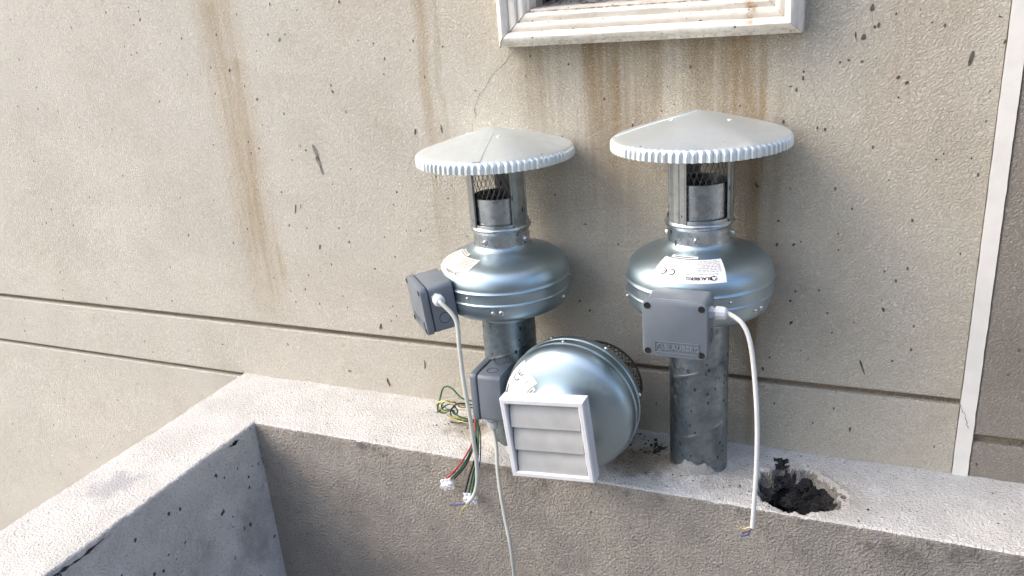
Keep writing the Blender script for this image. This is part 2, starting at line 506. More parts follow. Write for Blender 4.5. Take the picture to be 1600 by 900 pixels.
# ------------------------------------------------------------------ the building wall behind
YW = 0.098
def front_panel(name, parent, mat, x0, x1, z0, z1, bev=(1, 1, 1, 1), th=0.03, b=0.003):
    """one rendered panel, its front at YW, with soft chamfered edges (left, right, bottom, top)"""
    l, r_, bo, to = (b*q for q in bev)
    v = [(x0, YW+b, z0), (x1, YW+b, z0), (x1, YW+b, z1), (x0, YW+b, z1),
         (x0+l, YW, z0+bo), (x1-r_, YW, z0+bo), (x1-r_, YW, z1-to), (x0+l, YW, z1-to),
         (x0, YW+th, z0), (x1, YW+th, z0), (x1, YW+th, z1), (x0, YW+th, z1)]
    f = [(4, 5, 6, 7), (0, 1, 5, 4), (1, 2, 6, 5), (2, 3, 7, 6), (3, 0, 4, 7), (8, 9, 1, 0), (9, 10, 2, 1), (10, 11, 3, 2), (11, 8, 0, 3), (11, 10, 9, 8)]
    return pyd(name, v, f, mat, parent)

wall = tag(empty('facade_wall'), 'stained beige stucco wall with horizontal joints behind the fans', 'wall')
WX0, WX1, WZ0, WZ1 = -5.0, 0.413, -3.5, 2.6
OX0, OX1, OZ0, OZ1 = -0.300, 0.078, 0.795, 1.75      # the window opening
# upper field is cut round the window opening; pieces butt without a visible edge
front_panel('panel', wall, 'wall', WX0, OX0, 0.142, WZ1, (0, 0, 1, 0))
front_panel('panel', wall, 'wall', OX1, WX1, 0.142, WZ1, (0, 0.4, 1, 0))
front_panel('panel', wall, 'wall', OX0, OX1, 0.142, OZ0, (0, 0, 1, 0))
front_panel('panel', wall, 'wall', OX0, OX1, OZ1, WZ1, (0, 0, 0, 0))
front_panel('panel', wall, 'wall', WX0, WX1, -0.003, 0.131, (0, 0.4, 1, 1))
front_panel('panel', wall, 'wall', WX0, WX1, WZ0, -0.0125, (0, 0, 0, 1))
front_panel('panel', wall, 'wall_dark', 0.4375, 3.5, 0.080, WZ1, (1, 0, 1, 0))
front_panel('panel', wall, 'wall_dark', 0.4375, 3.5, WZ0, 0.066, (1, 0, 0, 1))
pyd('joint_backing', *boxvf(WX0, 3.5, YW+0.011, YW+0.029, 0.05, 0.15), 'groove', wall)
pyd('joint_backing', *boxvf(WX0, 0.42, YW+0.0105, YW+0.0285, -0.03, 0.03), 'groove', wall)
pyd('wall_core', *boxvf(WX0, OX0-0.02, YW+0.032, YW+0.25, WZ0, WZ1), 'groove', wall)
pyd('wall_core', *boxvf(OX1+0.02, 3.5, YW+0.032, YW+0.25, WZ0, WZ1), 'groove', wall)
pyd('wall_core', *boxvf(OX0-0.02, OX1+0.02, YW+0.032, YW+0.25, WZ0, OZ0-0.02), 'groove', wall)
# white painted band, its edges a little uneven
v, f = [], []
nz = 260
for i in range(nz+1):
    z = -0.4+3.0*i/nz
    a = 0.4135+0.0008*noise.noise((z*30, 0, 0)); b = 0.4370+0.0014*noise.noise((z*45, 3, 0))
    v += [(a, YW+0.02, z), (a, YW-0.0022, z), (b, YW-0.0022, z), (b, YW+0.02, z)]
for i in range(nz):
    for j in range(3):
        f.append((i*4+j, i*4+j+1, i*4+j+5, i*4+j+4))
band = pyd('painted_band', v, f, 'strip', wall)
band['label'] = 'narrow white painted upright band'

# dirt flecks and scuffs on the wall
flv, flf = [], []
scv, scf = [], []
def fleck(px, py, ln, wd, ang, V, F, lift=0.0006):
    c = on_plane(px, py, 1, YW)
    s = 0.001*1.08
    n_ = 9
    o_ = len(V)
    for j in range(n_):
        t = 2*PI*j/n_
        a = ln/2*s*math.cos(t)*random.uniform(0.75, 1.15); b = wd/2*s*math.sin(t)*random.uniform(0.6, 1.2)
        V.append((c.x+a*math.cos(ang)-b*math.sin(ang), YW-lift, c.z+a*math.sin(ang)+b*math.cos(ang)))
    F.append(tuple(range(o_, o_+n_)))
for (px, py, ln, wd, ang) in ((219, 31, 9, 4, 60), (284, 60, 6, 4, 60), (359, 110, 8, 5, 60), (402, 155, 8, 4, 60), (205, 86, 4, 3, 0), (251, 68, 3, 3, 0), (28, 166, 7, 3, 120), (91, 174, 7, 3, 110),
        (445, 54, 4, 3, 50), (560, 63, 3, 3, 0), (520, 143, 8, 4, 130), (530, 3, 7, 4, 60), (649, 206, 14, 4, 78), (690, 202, 18, 3, 95), (600, 116, 4, 3, 120), (410, 195, 3, 3, 0), (541, 175, 6, 3, 110),
        (692, 73, 5, 3, 70), (444, 178, 7, 3, 100), (1363, 12, 11, 6, 90), (1373, 39, 8, 6, 80), (1349, 58, 9, 7, 80), (1337, 55, 12, 3, 95), (1367, 42, 5, 4, 90), (1518, 90, 24, 6, 82), (1255, 122, 7, 4, 90),
        (1256, 112, 5, 3, 90), (1404, 121, 6, 5, 50), (1417, 129, 6, 5, 30), (1224, 190, 7, 4, 70), (1289, 202, 6, 4, 80), (1277, 200, 5, 3, 100), (1326, 94, 4, 4, 0), (1347, 96, 5, 4, 0), (1404, 152, 4, 3, 90),
        (1563, 26, 4, 3, 0), (1570, 65, 6, 3, 80), (1235, 135, 4, 3, 0), (1182, 289, 10, 5, 110), (595, 510, 14, 7, 70), (607, 597, 22, 6, 100), (548, 580, 6, 4, 90), (1347, 573, 30, 4, 110), (1328, 671, 10, 4, 85),
        (462, 326, 22, 4, 75), (478, 235, 5, 4, 60), (500, 386, 12, 5, 75), (452, 352, 8, 3, 80), (388, 222, 6, 4, 60), (405, 232, 5, 4, 0), (440, 300, 5, 4, 0), (620, 300, 6, 4, 60), (586, 420, 5, 4, 0), (546, 378, 6, 4, 60),
        (269, 470, 6, 4, 80), (98, 453, 5, 4, 80), (180, 440, 5, 3, 60), (348, 538, 5, 4, 0), (295, 548, 4, 4, 0), (239, 550, 5, 4, 0), (133, 564, 8, 4, 110), (184, 625, 6, 4, 120), (450, 538, 8, 3, 110), (20, 662, 7, 4, 70),
        (1236, 504, 8, 4, 60), (1243, 455, 5, 4, 0), (1293, 489, 4, 3, 0), (1380, 484, 9, 5, 110), (1394, 564, 4, 4, 0), (1235, 470, 5, 4, 60), (1192, 576, 8, 4, 110), (1303, 638, 6, 3, 90), (1210, 630, 5, 3, 90), (1270, 661, 4, 3, 90),
        (1592, 547, 7, 4, 80), (1575, 585, 5, 4, 60), (1214, 382, 8, 4, 70), (1216, 345, 6, 4, 0), (1240, 382, 6, 4, 60), (906, 470, 6, 4, 80), (922, 485, 7, 4, 70), (915, 350, 5, 3, 0), (700, 310, 5, 3, 70), (664, 570, 24, 3, 85)):
    fleck(px, py, ln, wd, R(ang), flv, flf)
for i in range(110):
    px, py = random.uniform(0, 1560), random.uniform(0, 640)
    if 770 < px < 1260 and py < 85: continue
    q = on_plane(px, py, 1, YW)
    if q.x > 0.40 or q.z < 0.15: continue
    fleck(px, py, random.uniform(2, 5), random.uniform(2, 3.2), R(random.uniform(50, 120)), flv, flf)
for (px, py, ln, wd, ang) in ((494, 238, 34, 10, 110), (503, 266, 20, 7, 105), (498, 252, 26, 9, 112), (470, 322, 9, 3, 80), (437, 62, 9, 6, 60)):
    fleck(px, py, ln, wd, R(ang), scv, scf, 0.0004)
tag(pyd('dirt_flecks', flv, flf, 'fleck', wall), kind='stuff')
tag(pyd('scuff_marks', scv, scf, 'fleck_grey', wall), kind='stuff')
def crack(pts, wd, mat='fleck', Y=YW):
    V, F = [], []
    P = [on_plane(x, y, 1, Y) for x, y in pts]
    Q = []
    for a, b in zip(P[:-1], P[1:]):
        for t in range(6):
            q = a.lerp(b, t/6)
            Q.append(q+Vector((random.uniform(-1, 1)*0.0013, 0, random.uniform(-1, 1)*0.0013)))
    for i, q in enumerate(Q):
        d = (Q[min(i+1, len(Q)-1)]-Q[max(0, i-1)]).normalized()
        nn = Vector((d.z, 0, -d.x))*wd*random.uniform(0.4, 1.1)/2
        V += [(q.x-nn.x, Y-0.0005, q.z-nn.z), (q.x+nn.x, Y-0.0005, q.z+nn.z)]
    F = [(2*i, 2*i+1, 2*i+3, 2*i+2) for i in range(len(Q)-1)]
    return pyd('crack', V, F, mat, wall)
crack([(803, 80), (790, 97), (778, 108), (765, 122), (760, 135), (748, 150), (742, 168), (745, 190)], 0.0009)
crack([(742, 168), (738, 200), (742, 240), (738, 300)], 0.0005, 'fleck_grey')
crack([(1501, 632), (1508, 652), (1515, 674)], 0.0012, 'fleck_grey', YW-0.0022)

# ------------------------------------------------------------------ the window with its stepped surround
win = tag(empty('window', (-0.11, YW, 0.74)), 'window with stepped white moulded surround, stained and rusty, above the fans', 'window')
WI = Matrix.Translation((0.11, -YW, -0.74))
PROF = [(0.0, 0.0), (0.0, 0.030), (0.002, 0.034), (0.005, 0.036), (0.007, 0.042), (0.011, 0.050), (0.016, 0.053), (0.021, 0.051), (0.0245, 0.045),
        (0.0255, 0.040), (0.029, 0.043), (0.034, 0.0445), (0.039, 0.042), (0.0405, 0.035), (0.044, 0.0375), (0.049, 0.039), (0.0535, 0.036),
        (0.055, 0.029), (0.060, 0.029), (0.062, 0.0)]
FX0, FX1, FZ0, FZ1 = -0.362, 0.140, 0.742, 1.80
def moulding(side, gap=0.0):
    V, F = [], []
    n_ = len(PROF)
    for (d, h) in PROF:
        if side == 'bottom':
            a = (FX0+d+gap, YW-h, FZ0+d); b = (FX1-d, YW-h, FZ0+d)
        elif side == 'top':
            a = (FX0+d, YW-h, FZ1-d); b = (FX1-d, YW-h, FZ1-d)
        elif side == 'left':
            a = (FX0+d, YW-h, FZ0+d+gap); b = (FX0+d, YW-h, FZ1-d)
        else:
            a = (FX1-d, YW-h, FZ0+d+gap); b = (FX1-d, YW-h, FZ1-d)
        N_ = 60
        for i in range(N_+1):
            t = i/N_
            q = Vector(a).lerp(Vector(b), t)
            amp = 0.0007 if 0 < d < 0.061 else 0
            q += Vector((noise.noise((q.x*25, q.z*25, d*90)), noise.noise((q.x*25, q.z*25, d*90+9)), noise.noise((q.x*25, q.z*25, d*90+5))))*amp
            V.append(q)
    N1 = 61
    for j in range(n_-1):
        for i in range(N1-1):
            F.append((j*N1+i, j*N1+i+1, (j+1)*N1+i+1, (j+1)*N1+i))
    F.append(tuple(j*N1 for j in range(n_)))
    F.append(tuple(j*N1+N1-1 for j in range(n_)))
    return pyd('surround_moulding', V, F, 'moulding', win, 50, xf=WI)
moulding('bottom', 0.0022)
moulding('top')
moulding('left')
moulding('right', 0.0006)
# sloping dirty sill, inner frame and pane in the opening
pyd('sill', [(-0.31, YW-0.030, 0.799), (0.086, YW-0.030, 0.799), (0.086, YW+0.10, 0.812), (-0.31, YW+0.10, 0.812), (-0.31, YW-0.030, 0.78), (0.086, YW-0.030, 0.78), (0.086, YW+0.10, 0.78), (-0.31, YW+0.10, 0.78)],
    [(0, 1, 2, 3), (0, 4, 5, 1), (1, 5, 6, 2), (2, 6, 7, 3), (3, 7, 4, 0)], 'sill', win, xf=WI)
fr = pyd('window_frame', *merge([boxvf(-0.32, 0.09, YW+0.10, YW+0.15, 0.79, 0.85), boxvf(-0.32, -0.28, YW+0.10, YW+0.15, 0.85, 1.8), boxvf(0.05, 0.09, YW+0.10, YW+0.15, 0.85, 1.8), boxvf(-0.28, 0.05, YW+0.10, YW+0.15, 1.74, 1.8)]), 'maroon', win, xf=WI)
pyd('pane', *boxvf(-0.29, 0.06, YW+0.12, YW+0.126, 0.84, 1.75), 'glass', fr, xf=WI)
lv, lf = [], []
for i in range(26):       # dead leaves and grit on the sill
    x, y = random.uniform(-0.29, 0.07), random.uniform(YW-0.025, YW+0.09)
    z = 0.799+(y-YW+0.03)*0.1
    s = random.uniform(0.002, 0.006)
    o_ = len(lv)
    lv += [(x-s, y, z+0.0005), (x, y-s*0.6, z+0.001), (x+s*1.2, y, z+0.002), (x, y+s*0.6, z+0.0035)]
    lf.append((o_, o_+1, o_+2, o_+3))
tag(pyd('sill_litter', lv, lf, 'fleck', win, xf=WI), kind='stuff')

# ------------------------------------------------------------------ the parapet
par = tag(empty('parapet', (0, 0, 0)), 'low parapet with rough white top and broken hole, carrying the fans', 'parapet')
HC = (0.160, -0.040)
HPTS = [(0.108, -0.034), (0.106, 0.002), (0.112, 0.020), (0.122, 0.012), (0.136, 0.050), (0.150, 0.056), (0.160, 0.036), (0.193, 0.044), (0.212, 0.024), (0.236, 0.006), (0.246, -0.020), (0.236, -0.060), (0.212, -0.078), (0.183, -0.0885), (0.150, -0.086), (0.124, -0.074)]
HPOL = sorted((math.atan2(y-HC[1], x-HC[0]), math.hypot(x-HC[0], y-HC[1])) for x, y in HPTS)
def hole_r(a):
    n_ = len(HPOL)
    for i in range(n_):
        a0, r0 = HPOL[i]
        a1, r1 = HPOL[(i+1) % n_]
        if i == n_-1: a1 += 2*PI
        aa = a if a >= a0 else a+2*PI
        if a0 <= aa <= a1: return r0+(r1-r0)*(aa-a0)/(a1-a0)
    return HPOL[0][1]
def sm(a, b, x):
    t = max(0, min(1, (x-a)/(b-a)))
    return t*t*(3-2*t)
PIPES = ((0.0, 0.0), (-0.356, 0.0))
def top_z(x, y):
    z = 0.0016*noise.noise((x*9, y*9, 1.3)) + 0.0010*noise.noise((x*45, y*45, 2.3))
    for (cx, cy) in PIPES:
        d = math.hypot(x-cx, y-cy) + 0.014*noise.noise((x*28, y*28, 4.1))
        if d < 0.105: z += 0.010*(1-sm(0.045, 0.072, d)) + 0.004*(1-sm(0.06, 0.105, d))
    dx, dy = x-HC[0], y-HC[1]
    d = math.hypot(dx, dy)
    if d < 0.14:
        rr = hole_r(math.atan2(dy, dx))*(1+0.10*noise.noise((x*60, y*60, 0.5))+0.03*noise.noise((x*140, y*140, 0.7)))
        q = d/rr
        if q < 1:
            z -= 0.006*sm(1.0, 0.97, q)+0.040*sm(1.0, 0.66, q)+0.14*sm(0.78, 0.40, q)
            a = sm(1.0, 0.92, q)
            z += a*(0.016*noise.fractal((x*48, y*48, 6.0), 0.9, 2.0, 3)+0.006*noise.noise((x*90, y*90, 3.0)))
            z = min(z, -0.003)
        elif q < 1.3:
            z += 0.006*(1.3-q)/0.3*noise.noise((x*60, y*60, 8.0))
    return z
XS = [-1.131+i*0.004 for i in range(300)]
XS = [x for x in XS if x < 0.05]
x = 0.05
while x < 0.29: XS.append(x); x += 0.0022
while x < 0.75: XS.append(x); x += 0.005
while x < 3.0: XS.append(x); x += 0.05
RE = 0.006
def run_profile():
    out = [('b', 0.112, -0.6), ('b', 0.112, 0.0)]
    y = 0.105
    while y > -0.1+RE+0.001:
        out.append(('t', y, 0.0)); y -= 0.0026
    for i in range(6):
        a = PI/2*i/5
        out.append(('e', -0.1+RE-RE*math.sin(a), -RE+RE*math.cos(a)))
    z = -0.012
    while z > -0.32:
        out.append(('f', -0.1, z)); z -= 0.008
    out.append(('f', -0.1, -0.62))
    return out
RP = run_profile()
V, F, MI = [], [], []
for x in XS:
    for (kd, y, z) in RP:
        wob = 0.0018*noise.noise((x*9, 0, z*9+3))+0.0008*noise.noise((x*60, 5, z*40))
        if kd in 'tb':
            V.append((x, y, z+(top_z(x, y) if kd == 't' else 0)))
        elif kd == 'e':
            V.append((x, y+wob, z+top_z(x, y)*0.7+0.0008*noise.noise((x*80, 1, 0))))
        else:
            V.append((x, y+wob, z))
m_ = len(RP)
for i in range(len(XS)-1):
    for j in range(m_-1):
        q = (i*m_+j, (i+1)*m_+j, (i+1)*m_+j+1, i*m_+j+1)
        F.append(q)
        kd = RP[j+1][0]
        zz = sum(V[a][2] for a in q)/4
        xx = sum(V[a][0] for a in q)/4
        if kd in 'te' and RP[j][0] in 'te':
            e_ = RP[j+1][2]
            edge = e_ < -RE*(0.6+0.25*noise.noise((xx*50, 0, 7)))
            nq = noise.noise((xx*90, V[q[0]][1]*90, 4))
            hole = kd == 't' and zz < -0.0045-0.004*nq
            MI.append((2 if zz < -0.020-0.022*nq else 3) if hole else (1 if edge else 0))
        elif kd == 'f': MI.append(1)
        else: MI.append(0)
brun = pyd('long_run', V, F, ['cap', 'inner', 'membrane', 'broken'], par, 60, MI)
brun['label'] = 'parapet run along the wall with a broken black hole'
# the arm towards the viewer on the left
YS = [-0.094-i*0.005 for i in range(160)]
while YS[-1] > -2.4: YS.append(YS[-1]-0.05)
AX0, AX1 = -1.131, -0.935
AP = [('o', AX0, -1.2), ('o', AX0, -0.05), ('o', AX0, -0.01), ('e', AX0, -0.005), ('e', AX0+0.002, -0.0018), ('e', AX0+0.005, 0.0)]
x = AX0+0.009
while x < AX1-RE-0.001: AP.append(('t', x, 0.0)); x += 0.006
for i in range(6):
    a = PI/2*i/5
    AP.append(('e', AX1-RE+RE*math.sin(a), -RE+RE*math.cos(a)))
z = -0.012
while z > -0.34: AP.append(('f', AX1, z)); z -= 0.010
AP.append(('f', AX1, -0.62))
V, F, MI = [], [], []
for y in YS:
    for (kd, x, z) in AP:
        wob = 0.003*noise.noise((4, y*14, z*14+3))+0.0016*noise.noise((6, y*60, z*40))
        if kd == 't': V.append((x, y, z+top_z(x, y)))
        elif kd == 'e': V.append((x+wob, y, z+top_z(x, y)*0.7+0.0016*noise.noise((x*10, y*80, 0))))
        else: V.append((x+(wob if kd == 'f' else 0), y, z))
m_ = len(AP)
for i in range(len(YS)-1):
    for j in range(m_-1):
        q = (i*m_+j, (i+1)*m_+j, (i+1)*m_+j+1, i*m_+j+1)
        F.append(q)
        kd = AP[j+1][0]
        yy = V[q[0]][1]
        if kd == 'f' or (kd == 'e' and AP[j][1] > -1 and AP[j+1][2] < -RE*(0.35+0.5*noise.noise((yy*50, 0, 7)))): MI.append(1)
        else: MI.append(0)
arm = pyd('side_run', V, F, ['cap', 'armface'], par, 60, MI)
arm['label'] = 'parapet run towards the viewer, its inner face blue grey'
# black flaking seams at the arm's inner edge and corner
def seam(pts, wd, name='flaked_seam', mat='membrane'):
    V, F = [], []
    Q = catmull(pts, 10)
    for i, q in enumerate(Q):
        s = wd*abs(0.5+noise.noise((i*0.37, wd*900, 2.0)))*math.sin(PI*min(1, max(0.05, i/(len(Q)-1))))
        V += [q+Vector((0.001, 0, s)), q+Vector((0.0028, 0, 0)), q+Vector((0.001, 0, -s))]
    for i in range(len(Q)-1):
        F += [(3*i, 3*i+1, 3*i+4, 3*i+3), (3*i+1, 3*i+2, 3*i+5, 3*i+4)]
    return pyd(name, V, F, mat, par)
seam([(AX1, -0.155, -0.011), (AX1, -0.17, -0.013), (AX1, -0.185, -0.012)], 0.006)
seam([(AX1, -0.50, -0.010), (AX1, -0.55, -0.014), (AX1, -0.60, -0.012), (AX1, -0.64, -0.014)], 0.006)
v, f = [], []
for i in range(16):
    z = -0.055-0.05*i/15
    s = 0.006*abs(noise.noise((i*0.6, 3, 1)))+0.0015
    v += [(AX1+0.0042, -0.1-s*1.6, z), (AX1+0.0042, -0.1045, z+0.001)]
for i in range(15): f.append((2*i, 2*i+1, 2*i+3, 2*i+2))
pyd('flaked_seam', v, f, 'membrane', par)
# crumpled flaps of torn sheet in the hole
def flap(cx, cy, cz, sx, sy, rz, tilt, seed, up=0.0):
    n_ = 16
    V, F = [], []
    for i in range(n_+1):
        for j in range(n_+1):
            a, b = (i/n_-0.5), (j/n_-0.5)
            e = 1+0.35*noise.noise((math.atan2(b, a)*1.6, seed, 0))
            x, y = a*sx*e, b*sy*e
            z = 0.35*sx*noise.fractal((a*3.2+seed, b*3.2, seed*1.7), 0.9, 2.0, 3)+up*b
            V.append(Vector((x, y, z)))
    for i in range(n_):
        for j in range(n_):
            F.append((i*(n_+1)+j, (i+1)*(n_+1)+j, (i+1)*(n_+1)+j+1, i*(n_+1)+j+1))
    xf = Matrix.Translation((cx, cy, cz)) @ Matrix.Rotation(rz, 4, 'Z') @ Matrix.Rotation(tilt, 4, 'X')
    return pyd('torn_membrane', V, F, 'membrane', par, 60, xf=xf)
flap(0.139, 0.048, 0.001, 0.024, 0.022, 0.4, 0.5, 1.0)
def chunk(x, y, z, r_, seed):
    bm = bmesh.new()
    bmesh.ops.create_icosphere(bm, subdivisions=4, radius=1.0)
    for v in bm.verts:
        d = v.co.copy()
        q = 1+0.55*noise.fractal(d*1.3+Vector((seed, 0, 0)), 0.8, 2.0, 3)+0.22*abs(noise.noise(d*4+Vector((0, seed, 0))))
        v.co = Vector((d.x*1.25, d.y*0.95, d.z*0.75))*q*r_
    return bm_obj('rubble_chunk', bm, 'membrane', par, (x, y, z), 50)
for i, (a, q, r_) in enumerate(((150, 0.80, 0.013), (120, 0.86, 0.011), (96, 0.80, 0.014), (72, 0.84, 0.013), (48, 0.82, 0.015), (28, 0.84, 0.013), (8, 0.86, 0.012), (-14, 0.84, 0.013), (-36, 0.86, 0.011), (172, 0.86, 0.010),
                              (84, 0.56, 0.015), (52, 0.56, 0.017), (22, 0.58, 0.018), (-8, 0.60, 0.016), (62, 0.34, 0.014), (196, 0.88, 0.009), (-58, 0.9, 0.008))):
    a_ = R(a)
    rr = hole_r(math.atan2(math.sin(a_), math.cos(a_)))*q
    depth = 0.010+0.075*(1-q)
    chunk(HC[0]+rr*math.cos(a_), HC[1]+rr*math.sin(a_), -depth-0.004, r_, i*1.0+1)

# ------------------------------------------------------------------ rest of the setting, plus an unseen block added for reflections
pyd('roof_floor', *boxvf(-0.94, 3.0, -2.4, -0.09, -0.66, -0.60), 'ground')
tag(bpy.data.objects['roof_floor'], kind='structure')
g = 400
pyd('ground', [(-g, -g, -3.5), (g, -g, -3.5), (g, g, -3.5), (-g, g, -3.5)], [(0, 1, 2, 3)], 'ground')
tag(bpy.data.objects['ground'], kind='structure')
pyd('opposite_building', *boxvf(-1.5, 16.0, -14.0, -9.0, -3.5, 5.5), 'opposite')  # unseen block, added so the metal has something dark to reflect
tag(bpy.data.objects['opposite_building'], kind='structure')


# ------------------------------------------------------------------ the fans
def housing_profile():
    P = [(0.050, 0.290), (0.050, 0.312), (0.085, 0.313), (0.098, 0.3145), (0.106, 0.318), (0.1125, 0.324), (0.1165, 0.332), (0.1180, 0.341), (0.1184, 0.3478),
         (0.1200, 0.3488), (0.1206, 0.3502), (0.1200, 0.3516), (0.1188, 0.3528), (0.1185, 0.3570), (0.1185, 0.3670), (0.1188, 0.3692),
         (0.1203, 0.3700), (0.1211, 0.3714), (0.1204, 0.3730), (0.1190, 0.3748)]
    dome = [(0.1190, 0.3748), (0.1186, 0.382), (0.1166, 0.390), (0.1126, 0.3978), (0.106, 0.4045), (0.097, 0.4098), (0.086, 0.4143), (0.074, 0.4182), (0.064, 0.4218), (0.0570, 0.4258), (0.0525, 0.4305), (0.0505, 0.436)]
    P += [(q.x, q.y) for q in catmull([(a, b, 0) for a, b in dome], 4)[1:]]
    P.append((0.0500, 0.4365))
    return P
HP = housing_profile()
DOME0 = 19       # where the dome starts in HP
def dome_point(s, t, az, lift):
    """point on the dome: t metres of arc below the collar, s metres sideways"""
    i = len(HP)-8
    acc = 0
    while i > DOME0:
        a, b = HP[i], HP[i-1]
        d = math.hypot(a[0]-b[0], a[1]-b[1])
        if acc+d >= t: break
        acc += d; i -= 1
    a, b = HP[i], HP[i-1]
    d = math.hypot(a[0]-b[0], a[1]-b[1])
    q = (t-acc)/d
    r_, z = a[0]+(b[0]-a[0])*q, a[1]+(b[1]-a[1])*q
    nr, nz = -(a[1]-b[1]), -(b[0]-a[0])
    nr, nz = (a[1]-b[1])/d, (b[0]-a[0])/d
    r_ += nr*lift; z += nz*lift
    th = az+s/(0.35*r_+0.65*0.082)
    return Vector((r_*math.cos(th), r_*math.sin(th), z))
def on_dome(vf, az, tc, lift, flip=True):
    sg = -1 if flip else 1
    return [dome_point(sg*a, tc-sg*b, az, lift) for a, b, c in vf[0]], vf[1]

def make_screw(name, loc, nrm, parent, r_=0.0042, h=0.003, mat='screw'):
    v, f = lathe([(0.0001, h), (r_*0.35, h), (r_*0.4, h*0.55), (r_*0.55, h*0.55), (r_*0.62, h), (r_*0.85, h*0.8), (r_, h*0.3), (r_, -0.002)], 14)
    q = Vector(nrm).to_track_quat('Z', 'Y').to_matrix().to_4x4()
    return pyd(name, v, f, mat, parent, 40, xf=Matrix.Translation(loc) @ q)

def build_stack(root):
    # duct pipe with its spiral lock seam
    pv = lathe([(0.0500, -0.10), (0.0500, 0.300), (0.0490, 0.300), (0.0490, -0.10)], 64, True)
    pipe = pyd('duct_pipe', *pv, 'pipe', root, 40)
    V, F = [], []
    n_ = 420
    for i in range(n_+1):
        a = R(-62)+i*R(4.2)
        z = -0.02+0.118*(a-R(-62))/(2*PI)
        if z > 0.297: break
        for (dr, dz) in ((0.0, -0.0036), (0.0004, -0.0026), (0.0004, 0.0026), (0.0, 0.0036)):
            V.append(((0.0499+dr)*math.cos(a), (0.0499+dr)*math.sin(a), z+dz))
    n_ = len(V)//4
    for i in range(n_-1):
        for j in range(3):
            F.append((i*4+j, (i+1)*4+j, (i+1)*4+j+1, i*4+j+1))
    pyd('lock_seam', V, F, 'pipe', pipe, 40)
    V, F = [], []
    for i in range(41):
        for j in range(9):
            a = R(-150)+R(115)*i/40
            top = 0.014+0.036*(0.55+noise.noise((i*0.085, 1.0, 2.0))+0.25*noise.noise((i*0.3, 4.0, 2.0)))*math.sin(PI*i/40)
            z = -0.02+(top+0.02)*j/8
            rr = 0.0500+0.0020*(1-(j/8)**4)+0.0006*noise.noise((i*0.5, j*0.5, 3.0))
            V.append((rr*math.cos(a), rr*math.sin(a), z))
    for i in range(40):
        for j in range(8): F.append((i*9+j, (i+1)*9+j, (i+1)*9+j+1, i*9+j+1))
    pyd('mortar_smear', V, F, 'mortar', pipe, 60)
    # housing
    hous = pyd('fan_housing', *lathe(HP, 160), 'galv', root, 38)
    for az in (-32, -25, 100, 150, 200, -160, 40):
        a = R(az)
        make_screw('screw', (0.1178*math.cos(a), 0.1178*math.sin(a), 0.338), (math.cos(a), math.sin(a), 0), hous, 0.0038 if az != -25 else 0.0048)
    for az in (-55, 65, 185):
        a = R(az)
        make_screw('screw', (0.1186*math.cos(a), 0.1186*math.sin(a), 0.3615), (math.cos(a), math.sin(a), 0), hous, 0.003, 0.002)
    # sticker on the dome
    az = R(-88)
    st = pyd('sticker', *on_dome(rect_vf(-0.049, 0.049, -0.0245, 0.0245, 24, 12), az, 0.046, 0.0006), 'sticker', hous, 60)
    pr = []
    pr.append(shift(logo_vf(0.0042), -0.033, 0.0165))
    pr.append(shift(text_vf('BLAUBERG', 0.0068, 0.00022), -0.0145, 0.0165))
    cx = 0.024
    pr.append(arc_vf(0.0046, 0.0062, R(75), R(285), 16, cx, 0.008))
    pr.append(arc_vf(0.0046, 0.0062, R(75), R(285), 16, cx+0.012, 0.008))
    pr.append(rect_vf(cx+0.0066, cx+0.0115, 0.0073, 0.0087))
    pyd('print', *on_dome(merge(pr), az, 0.046, 0.0010), 'ink', st)
    pr = [shift(text_vf('Blauberg Ventilatoren GmbH', 0.0036), -0.018, 0.0095)]
    rnd = random.Random(3)
    for (y, x0, x1, hh) in ((0.0045, -0.044, -0.004, 0.0011), (0.0010, -0.044, -0.010, 0.0011), (-0.0025, -0.044, -0.008, 0.0011), (-0.0062, -0.044, -0.014, 0.0015), (-0.0100, -0.044, -0.012, 0.0010),
                            (-0.0135, -0.044, -0.002, 0.0010), (-0.0170, -0.044, 0.004, 0.0010), (-0.0205, -0.040, -0.010, 0.0010), (0.0, 0.018, 0.040, 0.0009), (-0.0035, 0.018, 0.036, 0.0009)):
        x = x0
        while x < x1:
            l = rnd.uniform(0.0015, 0.006)
            pr.append(rect_vf(x, min(x+l, x1), y-hh/2, y+hh/2)); x += l+rnd.uniform(0.0007, 0.002)
    for q in ((0.006, 0.016, -0.015, -0.0146), (0.006, 0.016, -0.0074, -0.007), (0.006, 0.0064, -0.015, -0.007), (0.0156, 0.016, -0.015, -0.007),
              (0.029, 0.0296, -0.020, -0.012), (0.034, 0.0346, -0.020, -0.012), (0.028, 0.036, -0.0125, -0.0117), (0.029, 0.0345, -0.0205, -0.0199)):
        pr.append(rect_vf(*q))
    pyd('print', *on_dome(merge(pr), az, 0.046, 0.0010), 'ink_grey', st)
    st2 = pyd('sticker', *on_dome(rect_vf(-0.024, 0.024, -0.0032, 0.0032, 12, 2), R(-98), 0.0165, 0.0008), 'sticker', hous, 60)
    pr = []
    x = -0.016
    while x < 0.018:
        l = rnd.uniform(0.0006, 0.002); pr.append(rect_vf(x, x+l, -0.0011, 0.0011)); x += l+rnd.uniform(0.0004, 0.001)
    pyd('print', *on_dome(merge(pr), R(-98), 0.0165, 0.0012), 'ink', st2)
    # junction box: body, lid, screws, knockouts, emblem, gland
    BZ, BW, BH = 0.346, 0.097, 0.090
    box = bm_obj('junction_box', rbox_bm(BW-0.003, 0.044, BH-0.003, 'axis', 0.009, 3, 1, 0.0012), 'boxgrey', root, (0, -0.148, BZ))
    bm_obj('bracket', rbox_bm(0.05, 0.016, 0.030, 'all', 0.001, 1), 'galv', box, (0, -0.121, BZ))
